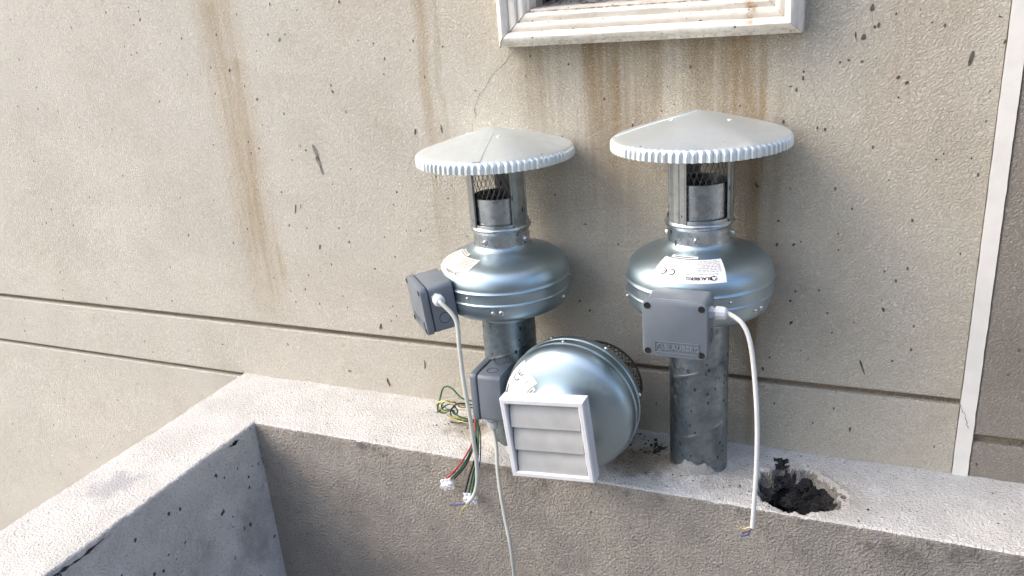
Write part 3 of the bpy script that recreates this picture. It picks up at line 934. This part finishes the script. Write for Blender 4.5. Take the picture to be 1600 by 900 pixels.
    bm_obj('gasket', rbox_bm(BW-0.005, 0.003, BH-0.005, 'axis', 0.008, 3, 1, 0), 'gasket', box, (0, -0.1712, BZ))
    lid = bm_obj('lid', rbox_bm(BW, 0.013, BH, 'axis', 0.010, 3, 1, 0.0022), 'boxgrey', box, (0, -0.1792, BZ))
    yf = -0.1857
    for sx in (-1, 1):
        for sz in (-1, 1):
            v, f = lathe([(0.0001, 0.0002), (0.0040, 0.0002), (0.0044, 0.0008), (0.0050, 0.0006), (0.0052, -0.0005)], 16)
            pyd('lid_screw', v, f, 'black', lid, xf=Matrix.Translation((sx*(BW/2-0.0085), yf, BZ+sz*(BH/2-0.0085))) @ Matrix.Rotation(PI/2, 4, 'X'))
    ex, ez = 0.004, BZ-0.0285
    xfE = Matrix.Translation((ex, yf-0.0001, ez)) @ Matrix.Rotation(PI/2, 4, 'X')
    def raised(vf, h):
        v, f = vf
        n_ = len(v)
        V = [(a, b, h) for a, b, c in v]+[(a, b, -0.0003) for a, b, c in v]
        cnt = {}
        for q in f:
            for a, b in zip(q, q[1:]+q[:1]):
                cnt[(a, b)] = 1
        F_ = list(f)+[(a, b, b+n_, a+n_) for (a, b) in cnt if (b, a) not in cnt]
        return V, F_
    em = [raised(shift(text_vf('BLAUBERG', 0.0108, 0.0004), 0.007, 0), 0.0015), raised(shift(logo_vf(0.0056), -0.0252, 0), 0.0015)]
    for q in ((-0.033, 0.033, 0.0085, 0.0092), (-0.033, 0.033, -0.0092, -0.0085), (-0.033, -0.0323, -0.0085, 0.0085), (0.0323, 0.033, -0.0085, 0.0085)):
        em.append(raised(rect_vf(*q), 0.0011))
    pyd('emblem', *merge(em), 'boxgrey', lid, xf=xfE)
    for (sx, zz) in ((1, BZ-0.018), (-1, BZ-0.018), (-1, BZ+0.019)):
        v, f = lathe([(0.0094, 0.0), (0.0094, 0.0006), (0.0104, 0.0006), (0.0104, 0.0)], 28)
        pyd('knockout', v, f, 'gasket', box, xf=Matrix.Translation((sx*(BW/2-0.0016), -0.150, zz)) @ Matrix.Rotation(sx*PI/2, 4, 'Y'))
    gl = Matrix.Translation((BW/2-0.0016, -0.158, BZ+0.022)) @ Matrix.Rotation(PI/2, 4, 'Y')
    v1 = lathe([(0.0001, 0.0), (0.0098, 0.0), (0.0098, 0.005), (0.0082, 0.0055), (0.0082, 0.0085)], 6)
    v2 = lathe([(0.0086, 0.0085), (0.0104, 0.0088), (0.0104, 0.0175), (0.0092, 0.0225), (0.0070, 0.0250), (0.0042, 0.0255), (0.0040, 0.020)], 12)
    pyd('cable_gland', *merge([v1, v2]), 'gland', box, 25, xf=gl)
    # spigot band, bead, inner tube
    col_ = pyd('collar', *lathe([(0.0502, 0.4300), (0.0512, 0.4300), (0.0512, 0.4560), (0.0522, 0.4585), (0.0548, 0.4610), (0.0556, 0.4640), (0.0548, 0.4670), (0.0524, 0.4690), (0.0520, 0.4740), (0.0508, 0.4740), (0.0508, 0.43)], 96), 'tube', root, 40)
    for az in (-84, 6, 96, 186):
        a = R(az)
        make_screw('screw', (0.0510*math.cos(a), 0.0510*math.sin(a), 0.443), (math.cos(a), math.sin(a), 0), col_, 0.0048, 0.0045)
    pyd('inner_tube', *lathe([(0.0472, 0.4350), (0.0472, 0.5300), (0.0464, 0.5306), (0.0458, 0.5300), (0.0458, 0.4350)], 80, True), 'tube', root, 40)
    pyd('inner_tube_shadow_plate', *lathe([(0.0001, 0.4400), (0.0457, 0.4400)], 40), 'black', root)  # black disc standing in for the shade down inside the tube
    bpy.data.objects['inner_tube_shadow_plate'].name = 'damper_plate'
    # cage: three strips and wire mesh
    cage = empty('cage', (0, 0, 0), root)
    for az in (-121, -1, 119):
        v, f = [], []
        pro = [(-15.0, 0.0505), (-15.0, 0.0540), (-13.4, 0.0540), (-12.2, 0.0528), (-5.0, 0.0528), (-4.2, 0.0536), (4.2, 0.0536), (5.0, 0.0528), (12.2, 0.0528), (13.4, 0.0540), (15.0, 0.0540), (15.0, 0.0505)]
        for z in (0.4640, 0.530, 0.5950):
            for (da, rr) in pro:
                a = R(az+da*1.35)
                v.append((rr*math.cos(a), rr*math.sin(a), z))
        m2 = len(pro)
        for i in range(2):
            for j in range(m2):
                f.append((i*m2+j, i*m2+(j+1) % m2, (i+1)*m2+(j+1) % m2, (i+1)*m2+j))
        f.append(tuple(range(m2))); f.append(tuple(range(2*m2, 3*m2)))
        pyd('post', v, f, 'post', cage, 30)
    parts = []
    for sgn in (1, -1):
        for i in range(30):
            pts = []
            for s in range(15):
                z = 0.50+0.096*s/14
                a = 2*PI*i/30+sgn*s*R(3.6)
                rr = 0.0450+0.0003*sgn
                pts.append((rr*math.cos(a), rr*math.sin(a), z))
            parts.append(tube(pts, 0.00042, 4, 1, False))
    tag(pyd('wire_mesh', *merge(parts), 'wiremesh', cage), kind='stuff')
    # rain cap: cone with a crimped rim
    NF = 80
    capo = empty('rain_cap', (0, 0, 0.0), root)
    pro = [(0.0008, 0.6395, 0)]
    for i in range(1, 15):
        t = i/14
        pro.append((0.0008+(0.1395-0.0008)*t, 0.6395-(0.6395-0.6030)*t+0.0018*math.sin(PI*t), 0))
    pro += [(0.1415, 0.6018, 0.25), (0.1430, 0.5998, 0.7), (0.1436, 0.5970, 1.0), (0.1438, 0.5925, 1.0), (0.1440, 0.5880, 1.0), (0.1442, 0.5850, 0.9)]
    inner = [(0.1430, 0.5850, 0.9), (0.1428, 0.5925, 1.0), (0.1420, 0.5985, 0.6), (0.1390, 0.6018, 0), (0.0008, 0.6380, 0)]
    full = pro+inner
    n_ = NF*9
    v, f = [], []
    irr = [random.uniform(0.7, 1.25) for _ in range(NF)]
    for j in range(n_):
        t = 2*PI*j/n_
        ph = j/9.0
        kf = irr[int(ph) % NF]
        wv = math.cos(2*PI*ph)
        wv = math.copysign(abs(wv)**0.6, wv)
        for (r_, z, amt) in full:
            rr = r_+amt*0.0020*kf*wv
            dent = 0.0007*noise.noise((r_*22*math.cos(t), r_*22*math.sin(t), 2.0))*min(1, r_*12)
            v.append((rr*math.cos(t), rr*math.sin(t), z+dent+amt*0.0007*kf*noise.noise((j*0.11, 1, 0))))
    m2 = len(full)
    for j in range(n_):
        a, b = j*m2, ((j+1) % n_)*m2
        for i in range(m2-1): f.append((a+i, b+i, b+i+1, a+i+1))
    pyd('cone', v, f, 'hood', capo, 42)
    # overlap seam and its rivets
    V, F = [], []
    for i in range(15):
        t = i/14
        r_ = 0.004+0.134*t
        z = 0.6395-(0.6395-0.6030)*(r_/0.1395)+0.0018*math.sin(PI*r_/0.1395)
        d0 = 0.012*noise.noise((r_*9, 2, 1))*0.1
        a0, a1 = -0.0035/max(r_, 0.02), 0.010/max(r_, 0.03)
        for (a, dz) in ((a0+d0, 0.0003), (a0+d0, 0.0014), (a1, 0.0013), (a1, 0.0002)):
            V.append((r_*math.cos(a), r_*math.sin(a), z+dz))
    for i in range(14):
        for j in range(3): F.append((i*4+j, i*4+j+1, (i+1)*4+j+1, (i+1)*4+j))
    pyd('overlap_seam', V, F, 'hood', capo)
    for (rr, aa) in ((0.048, 25), (0.055, 150), (0.05, 262)):
        a = R(aa)
        z = 0.6395-0.0365*(rr/0.1395)+0.0016
        make_screw('rivet', (rr*math.cos(a), rr*math.sin(a), z), (0.3*math.cos(a), 0.3*math.sin(a), 1), capo, 0.0034, 0.0012, 'hood')
    capo.rotation_euler.z = R(-172)
    capo.scale = (0.957, 0.957, 1.0)
    return root

def copy_tree(o, parent=None, skip=()):
    c = o.copy()
    COL.objects.link(c)
    c.parent = parent
    for ch in o.children:
        if ch.name.split('.')[0] not in skip:
            copy_tree(ch, c, skip)
    return c
def child(o, name):
    return [c for c in o.children if c.name.split('.')[0] == name][0]

GRP = 'galvanised fans on the parapet'
fanR = tag(empty('exhaust_fan', (0, 0, 0)), 'upright galvanised fan with conical cap, box facing viewer, beside the broken hole', 'fan', GRP)
build_stack(fanR)
fanL = copy_tree(fanR)
fanL.location = (-0.356, 0, -0.023)
AZL = -135
fanL.rotation_euler.z = R(AZL+90)
tag(fanL, 'upright galvanised fan with conical cap, box facing left, behind the louvred fan', 'fan', GRP)
child(fanL, 'cage').rotation_euler.z = R(-140-(-121)-(AZL+90))
child(fanL, 'rain_cap').rotation_euler.z = R(-80-(AZL+90))
child(fanL, 'collar').rotation_euler.z = R(28)
child(fanL, 'inner_tube').location.z = -0.010
bxl = child(fanL, 'junction_box')
bxl.rotation_euler.x = 0.09
pv_ = Vector((0, -0.148, 0.346))
bxl.location = pv_-(Matrix.Rotation(0.09, 3, 'X') @ pv_)+Vector((0, 0.014, 0))
ho = child(fanL, 'fan_housing')
for s in [c for c in ho.children if c.name.startswith('sticker')]:
    s.data = s.data.copy(); s.data.materials[0] = M['sticker_old']
    for q in s.children:
        q.data = q.data.copy(); q.data.materials[0] = M['ink_grey']
# third fan, lying on its rim with a louvre on its mouth
X3, Z3, Y3 = -0.206, 0.1420, -0.092
fan3 = tag(empty('exhaust_fan', (X3, Y3, Z3)), 'galvanised fan lying on its rim with square white louvre in front', 'fan', GRP)
fan3.rotation_mode = 'QUATERNION'
rot3 = Matrix(((0, 1, 0), (0, 0, -1), (-1, 0, 0)))
ROLL3 = R(0.0)
fan3.rotation_quaternion = (rot3 @ Matrix.Rotation(ROLL3, 3, 'Z')).to_quaternion()
for nm in ('fan_housing', 'junction_box'):
    c = copy_tree(child(fanR, nm), fan3, ('lock_seam',))
    c.location = (0, 0, -0.3716)
F3 = Matrix.Translation((X3, Y3, Z3)) @ fan3.rotation_quaternion.to_matrix().to_4x4()
F3I = F3.inverted()
# mouth spigot and rear guard, in the fan's own axes (z forward)
pyd('spigot', *lathe([(0.0503, 0.058), (0.0503, 0.084), (0.0490, 0.084), (0.0490, 0.058)], 64, True), 'tube', fan3, 40)
GRD = 0.94
parts = [lathe([(0.1000, -0.058), (0.1030, -0.058), (0.1030, -0.066), (0.1000, -0.066)], 64, True), lathe([(0.098, -0.100), (0.101, -0.100), (0.101, -0.104), (0.098, -0.104)], 64, True)]
for sgn in (1, -1):
    for i in range(64):
        pts = []
        for s in range(6):
            a = 2*PI*i/64+sgn*s*R(2.1)
            pts.append((0.1005*math.cos(a), 0.1005*math.sin(a), -0.058-0.044*s/5))
        parts.append(tube(pts, 0.0009, 4, 1, False))
for i in range(-12, 13):
    for ax in (0, 1):
        h_ = math.sqrt(max(0, 0.0995**2-(i*0.008)**2))
        p0, p1 = ((i*0.008, -h_, -0.102), (i*0.008, h_, -0.102)) if ax else ((-h_, i*0.008, -0.1025), (h_, i*0.008, -0.1025))
        parts.append(tube([p0, p1], 0.0007, 4, 1, False))
gd = tag(pyd('mesh_guard', *merge(parts), 'wiremesh', fan3), kind='stuff')
gd.scale = (0.82, 0.82, 0.90)
gd.location = (-0.003, 0.022, -0.003)
for s_ in child(fan3, 'fan_housing').children:
    if s_.name.startswith('sticker'): s_.rotation_euler.z = R(-24)
el = [Vector((X3, Y3+0.050, Z3)), Vector((X3, Y3+0.085, Z3))]
for i in range(1, 9):
    a = PI/2*i/8
    el.append(Vector((X3, Y3+0.085+0.052*math.sin(a), Z3-0.052*(1-math.cos(a)))))
el.append(Vector((X3, Y3+0.137, -0.05)))
pyd('elbow_duct', *tube(el, 0.0490, 40, 1, False), 'pipe', fan3, 50, xf=F3I)

# louvre: frame, three slats, back plate and neck (world placement, then into the fan's axes)
LS = 0.148
LM = Matrix.Translation((-0.209, -0.204, 0.1345)) @ Matrix.Rotation(R(-5.2), 4, 'Y')
louv = empty('louvre', (0, 0, 0.100), fan3)
LI = Matrix.Translation((0, 0, -0.100)) @ F3I @ LM
def frame_vf(S, wd, y0, y1, ch=0.002):
    prof = [(0, y1), (0, y0+ch), (ch, y0), (wd-ch, y0), (wd, y0+ch), (wd, y1)]
    V, F = [], []
    for (d, y) in prof:
        h_ = S/2-d
        V += [(-h_, y, -h_), (h_, y, -h_), (h_, y, h_), (-h_, y, h_)]
    for i in range(len(prof)):
        i2 = (i+1) % len(prof)
        for j in range(4):
            j2 = (j+1) % 4
            F.append((i*4+j, i*4+j2, i2*4+j2, i2*4+j))
    return V, F
pyd('frame', *frame_vf(LS, 0.0100, 0.0, 0.026), 'white_pl', louv, 30, xf=LI)
pyd('back_plate', *boxvf(-LS/2+0.004, LS/2-0.004, 0.0262, 0.0300, -LS/2+0.004, LS/2-0.004), 'gasket', louv, xf=LI)
inn = LS-0.0200
for i in range(3):
    zt = inn/2-0.001-i*(inn/3)
    hgt = inn/3+0.0005
    V, F = [], []
    n_ = 10
    for j in range(n_+1):
        t = j/n_
        y = 0.0150-0.0095*t-0.0030*math.sin(PI*t)-0.0010*t**6
        z = zt-hgt*t
        for (x, th) in ((-inn/2+0.0022, 0), (inn/2-0.0026, 0), (inn/2-0.0026, 0.0018), (-inn/2+0.0022, 0.0018)):
            V.append((x, y+th, z))
    for j in range(n_):
        for q in range(4):
            F.append((j*4+q, j*4+(q+1) % 4, (j+1)*4+(q+1) % 4, (j+1)*4+q))
    F += [(0, 1, 2, 3), tuple(n_*4+q for q in range(4))]
    pyd('slat', V, F, 'slat', louv, 40, xf=LI)

# ------------------------------------------------------------------ cables that hang from the boxes
def root_inv(o):
    if o.rotation_mode == 'QUATERNION': rm_ = o.rotation_quaternion.to_matrix().to_4x4()
    else: rm_ = o.rotation_euler.to_matrix().to_4x4()
    return (Matrix.Translation(o.location) @ rm_).inverted()
def through(px):
    """list of (x, y, depth Y) pixels to places at that Y"""
    return [on_plane(x, y, 1, Y) for x, y, Y in px]
glR = Vector((0.097/2+0.018, -0.158, 0.346+0.022))
def gland_of(root, dz=0.0, inner=0.0):
    b_ = child(root, 'junction_box')
    return root_inv(root).inverted() @ Matrix.Translation(b_.location) @ b_.rotation_euler.to_matrix().to_4x4() @ Vector((0.097/2+0.018+inner, -0.158, 0.368+dz))
g0 = gland_of(fanR); g1 = gland_of(fanR, 0, 0.008)
cb = pyd('power_cable', *tube([g0, g1]+through([(1160, 506, -0.163), (1172, 535, -0.166), (1179, 590, -0.168), (1183, 660, -0.168), (1182, 730, -0.165), (1178, 790, -0.160), (1175.5, 824, -0.158)]), 0.0036, 10), 'cable', fanR, 60, xf=root_inv(fanR))
e = on_plane(1175.5, 823, 1, -0.158)
for (mat, d) in (('y_wire', [(1170, 824), (1162, 826), (1157, 823)]), ('b_wire', [(1172, 830), (1168, 836), (1158, 838)]), ('br_wire', [(1172, 829), (1163, 832), (1160, 834)])):
    pyd('conductor', *tube([e]+through([(a, b, -0.158) for a, b in d]), 0.0011, 6), mat, cb, xf=root_inv(fanR))
g0 = gland_of(fanL); g1 = gland_of(fanL, 0, 0.010)
YC = g1.y-0.004
cb = pyd('power_cable', *tube([g0, g1]+through([(712, 500, YC), (718, 545, YC-0.01), (725, 600, YC-0.02), (734, 650, YC-0.025), (740, 690, YC-0.025), (745, 725, YC-0.025), (745.5, 755, YC-0.024), (740, 775, YC-0.022), (730, 786, YC-0.02)]), 0.0037, 10), 'cable_grey', fanL, 60, xf=root_inv(fanL))
e = on_plane(731, 785, 1, YC-0.02)
for (mat, d) in (('b_wire', [(722, 787), (713, 788), (706, 788)]), ('br_wire', [(720, 788), (712, 790), (702, 789)]), ('y_wire', [(728, 790), (722, 796), (718, 805)])):
    pyd('conductor', *tube([e]+through([(a, b, YC-0.02) for a, b in d]), 0.0012, 6), mat, cb, xf=root_inv(fanL))
g0 = F3 @ Vector((0.097/2+0.018, -0.158, 0.368-0.3716)); g1 = F3 @ Vector((0.097/2+0.030, -0.158, 0.368-0.3716))
YC3 = g1.y
cb = pyd('power_cable', *tube([g0, g1]+through([(775.5, 700, YC3-0.012), (777.5, 735, YC3-0.026), (782, 770, YC3-0.04), (789, 810, YC3-0.05), (797, 850, YC3-0.06), (803, 900, YC3-0.06), (806, 980, YC3-0.06), (806, 1100, YC3-0.05)]), 0.0036, 10), 'cable_grey', fan3, 60, xf=F3I)

# ------------------------------------------------------------------ loose wires with terminal blocks
YB = 0.02
wb = tag(empty('wire_bundle', on_plane(735, 668, 2, 0.0)), 'tangle of green yellow wires with two white terminal blocks', 'wires')
WBI = Matrix.Translation(-wb.location)
A = (742, 640, -0.02)
def wire(px, mat, r_=0.0017):
    return pyd('wire', *tube(through(px), r_, 6, 7), mat, wb, 60, xf=WBI)
wire([(745, 628, YB), (722, 622, YB), (705, 606, YB+.01), (693, 606, YB+.01), (687, 625, YB), (684, 640, YB-.01), (695, 645, YB-.01), (712, 634, YB)], 'g_wire')
wire([(745, 632, YB), (712, 632, YB-.01), (692, 627, YB-.01), (682, 632, YB), (690, 642, YB), (705, 650, YB), (722, 655, YB)], 'y_wire')
wire([(748, 640, YB), (718, 632, YB-.005), (700, 632, YB-.005), (686, 642, YB), (684, 644, YB), (705, 640, YB), (716, 650, YB-.01), (738, 657, YB-.01)], 'g_wire')
wire([(745, 634, YB), (718, 630, YB-.01), (707, 637, YB-.01), (704, 645, YB), (712, 655, YB), (745, 660, YB)], 'k_wire')
wire([(745, 645, YB), (722, 640, YB+.01), (703, 641, YB+.01), (688, 630, YB), (683, 633, YB), (700, 648, YB-.01), (716, 657, YB-.01), (745, 664, YB-.01)], 'y_wire', 0.0012)
wire([(745, 655, YB), (722, 660, YB-.01), (708, 660, YB-.01), (704, 659, YB-.01)], 'k_wire', 0.0017)
wire([(745, 660, YB), (718, 657, YB), (698, 647, YB), (690, 634, YB+.005), (700, 627, YB+.005), (714, 640, YB), (712, 648, YB), (704, 640, YB)], 'g_wire')
wire([(745, 637, YB), (720, 636, YB+.005), (708, 628, YB+.005), (690, 640, YB+.005), (693, 646, YB)], 'br_wire', 0.0012)
wire([(745, 650, YB), (716, 652, YB-.005), (702, 655, YB-.01), (707, 660, YB-.01), (724, 658, YB-.01)], 'y_wire', 0.0012)
YF = -0.108
for (mat, dx) in (('r_wire', -5), ('g_wire', 1), ('k_wire', 5)):
    wire([(744+dx*0.3, 655, -0.05), (743+dx*0.3, 680, -0.085), (736+dx*0.5, 702, YF-.006), (722+dx, 728, YF-.008), (704+dx*1.2, 748, YF-.008)], mat)
for (mat, dx) in (('k_wire', -4), ('g_wire', 1), ('g_wire', 5)):
    wire([(745+dx*0.3, 655, -0.05), (746+dx*0.3, 680, -0.085), (744+dx*0.5, 715, YF-.006), (737+dx, 745, YF-.008), (731+dx*1.2, 772, YF-.008)], mat)
wire([(743, 655, -0.05), (749, 668, -0.085), (751, 690, YF-.006), (751, 712, YF-.007)], 'k_wire', 0.0013)
wire([(751, 712, YF-.007), (749, 728, YF-.007), (748, 737, YF-.007)], 'b_wire', 0.0013)
def terminal(px, py, ang):
    c = on_plane(px, py, 1, YF-0.010)
    xf = WBI @ Matrix.Translation(c) @ Matrix.Rotation(ang, 4, 'Y')
    bm = bmesh.new()
    def add(b2, loc):
        for v in b2.verts: v.co += Vector(loc)
        tmp = bpy.data.meshes.new('t'); b2.to_mesh(tmp); b2.free(); bm.from_mesh(tmp); bpy.data.meshes.remove(tmp)
    add(rbox_bm(0.027, 0.009, 0.009, 'all', 0.0012, 2), (0, 0.002, 0))
    o = bm_obj('terminal_block', bm, 'terminal', wb, xf=xf)
    for i in (-1, 0, 1):
        v, f = lathe([(0.0001, -0.0115), (0.0022, -0.0115), (0.0034, -0.0110), (0.0036, 0.0110), (0.0024, 0.0115), (0.0001, 0.0115)], 12)
        pyd('wire_sleeve', v, f, 'terminal', o, 40, xf=xf @ Matrix.Translation((i*0.0092, 0.001, 0)))
        v, f = lathe([(0.0012, 0.0052), (0.0012, 0.0012), (0.0036, 0.0012), (0.0036, 0.0052), (0.0022, 0.0052), (0.0022, 0.001)], 12)
        pyd('screw_well', v, f, 'terminal', o, 40, xf=xf @ Matrix.Translation((i*0.0092, -0.003, 0.001*(i % 2))) @ Matrix.Rotation(PI/2, 4, 'X'))
terminal(699, 757, R(-22))
terminal(735, 779, R(-8))

# ------------------------------------------------------------------ grit and crumbs on the parapet
V, F = [], []
def crumb(x, y, s):
    bm = bmesh.new()
    bmesh.ops.create_icosphere(bm, subdivisions=1, radius=s)
    o_ = len(V)
    for v in bm.verts:
        q = v.co*random.uniform(0.6, 1.25)
        V.append((x+q.x, y+q.y, top_z(x, y)+s*0.5+q.z*0.7))
    bm.verts.index_update()
    for f_ in bm.faces: F.append(tuple(o_+v.index for v in f_.verts))
    bm.free()
for (cx, cy, sx, sy, n_, s0) in ((-0.115, 0.005, 0.035, 0.035, 50, 0.0013), (-0.09, 0.055, 0.03, 0.012, 16, 0.0028), (-0.075, 0.03, 0.012, 0.012, 10, 0.004), (-0.46, 0.01, 0.06, 0.03, 40, 0.0016), (0.10, -0.05, 0.03, 0.02, 10, 0.0014),
                               (0.25, -0.04, 0.02, 0.03, 8, 0.0016), (0.17, -0.095, 0.06, 0.003, 20, 0.0018), (0.0, -0.06, 0.05, 0.012, 14, 0.0014)):
    for i in range(n_):
        x, y = random.gauss(cx, sx), random.gauss(cy, sy)
        if abs(y) > 0.09 or math.hypot(x, y) < 0.055 or math.hypot(x-HC[0], y-HC[1]) < hole_r(math.atan2(y-HC[1], x-HC[0])): continue
        crumb(x, y, s0*random.uniform(0.5, 1.5))
tag(pyd('grit', V, F, 'stone'), 'dark grit and crumbs scattered on the white parapet top', 'grit', kind='stuff')
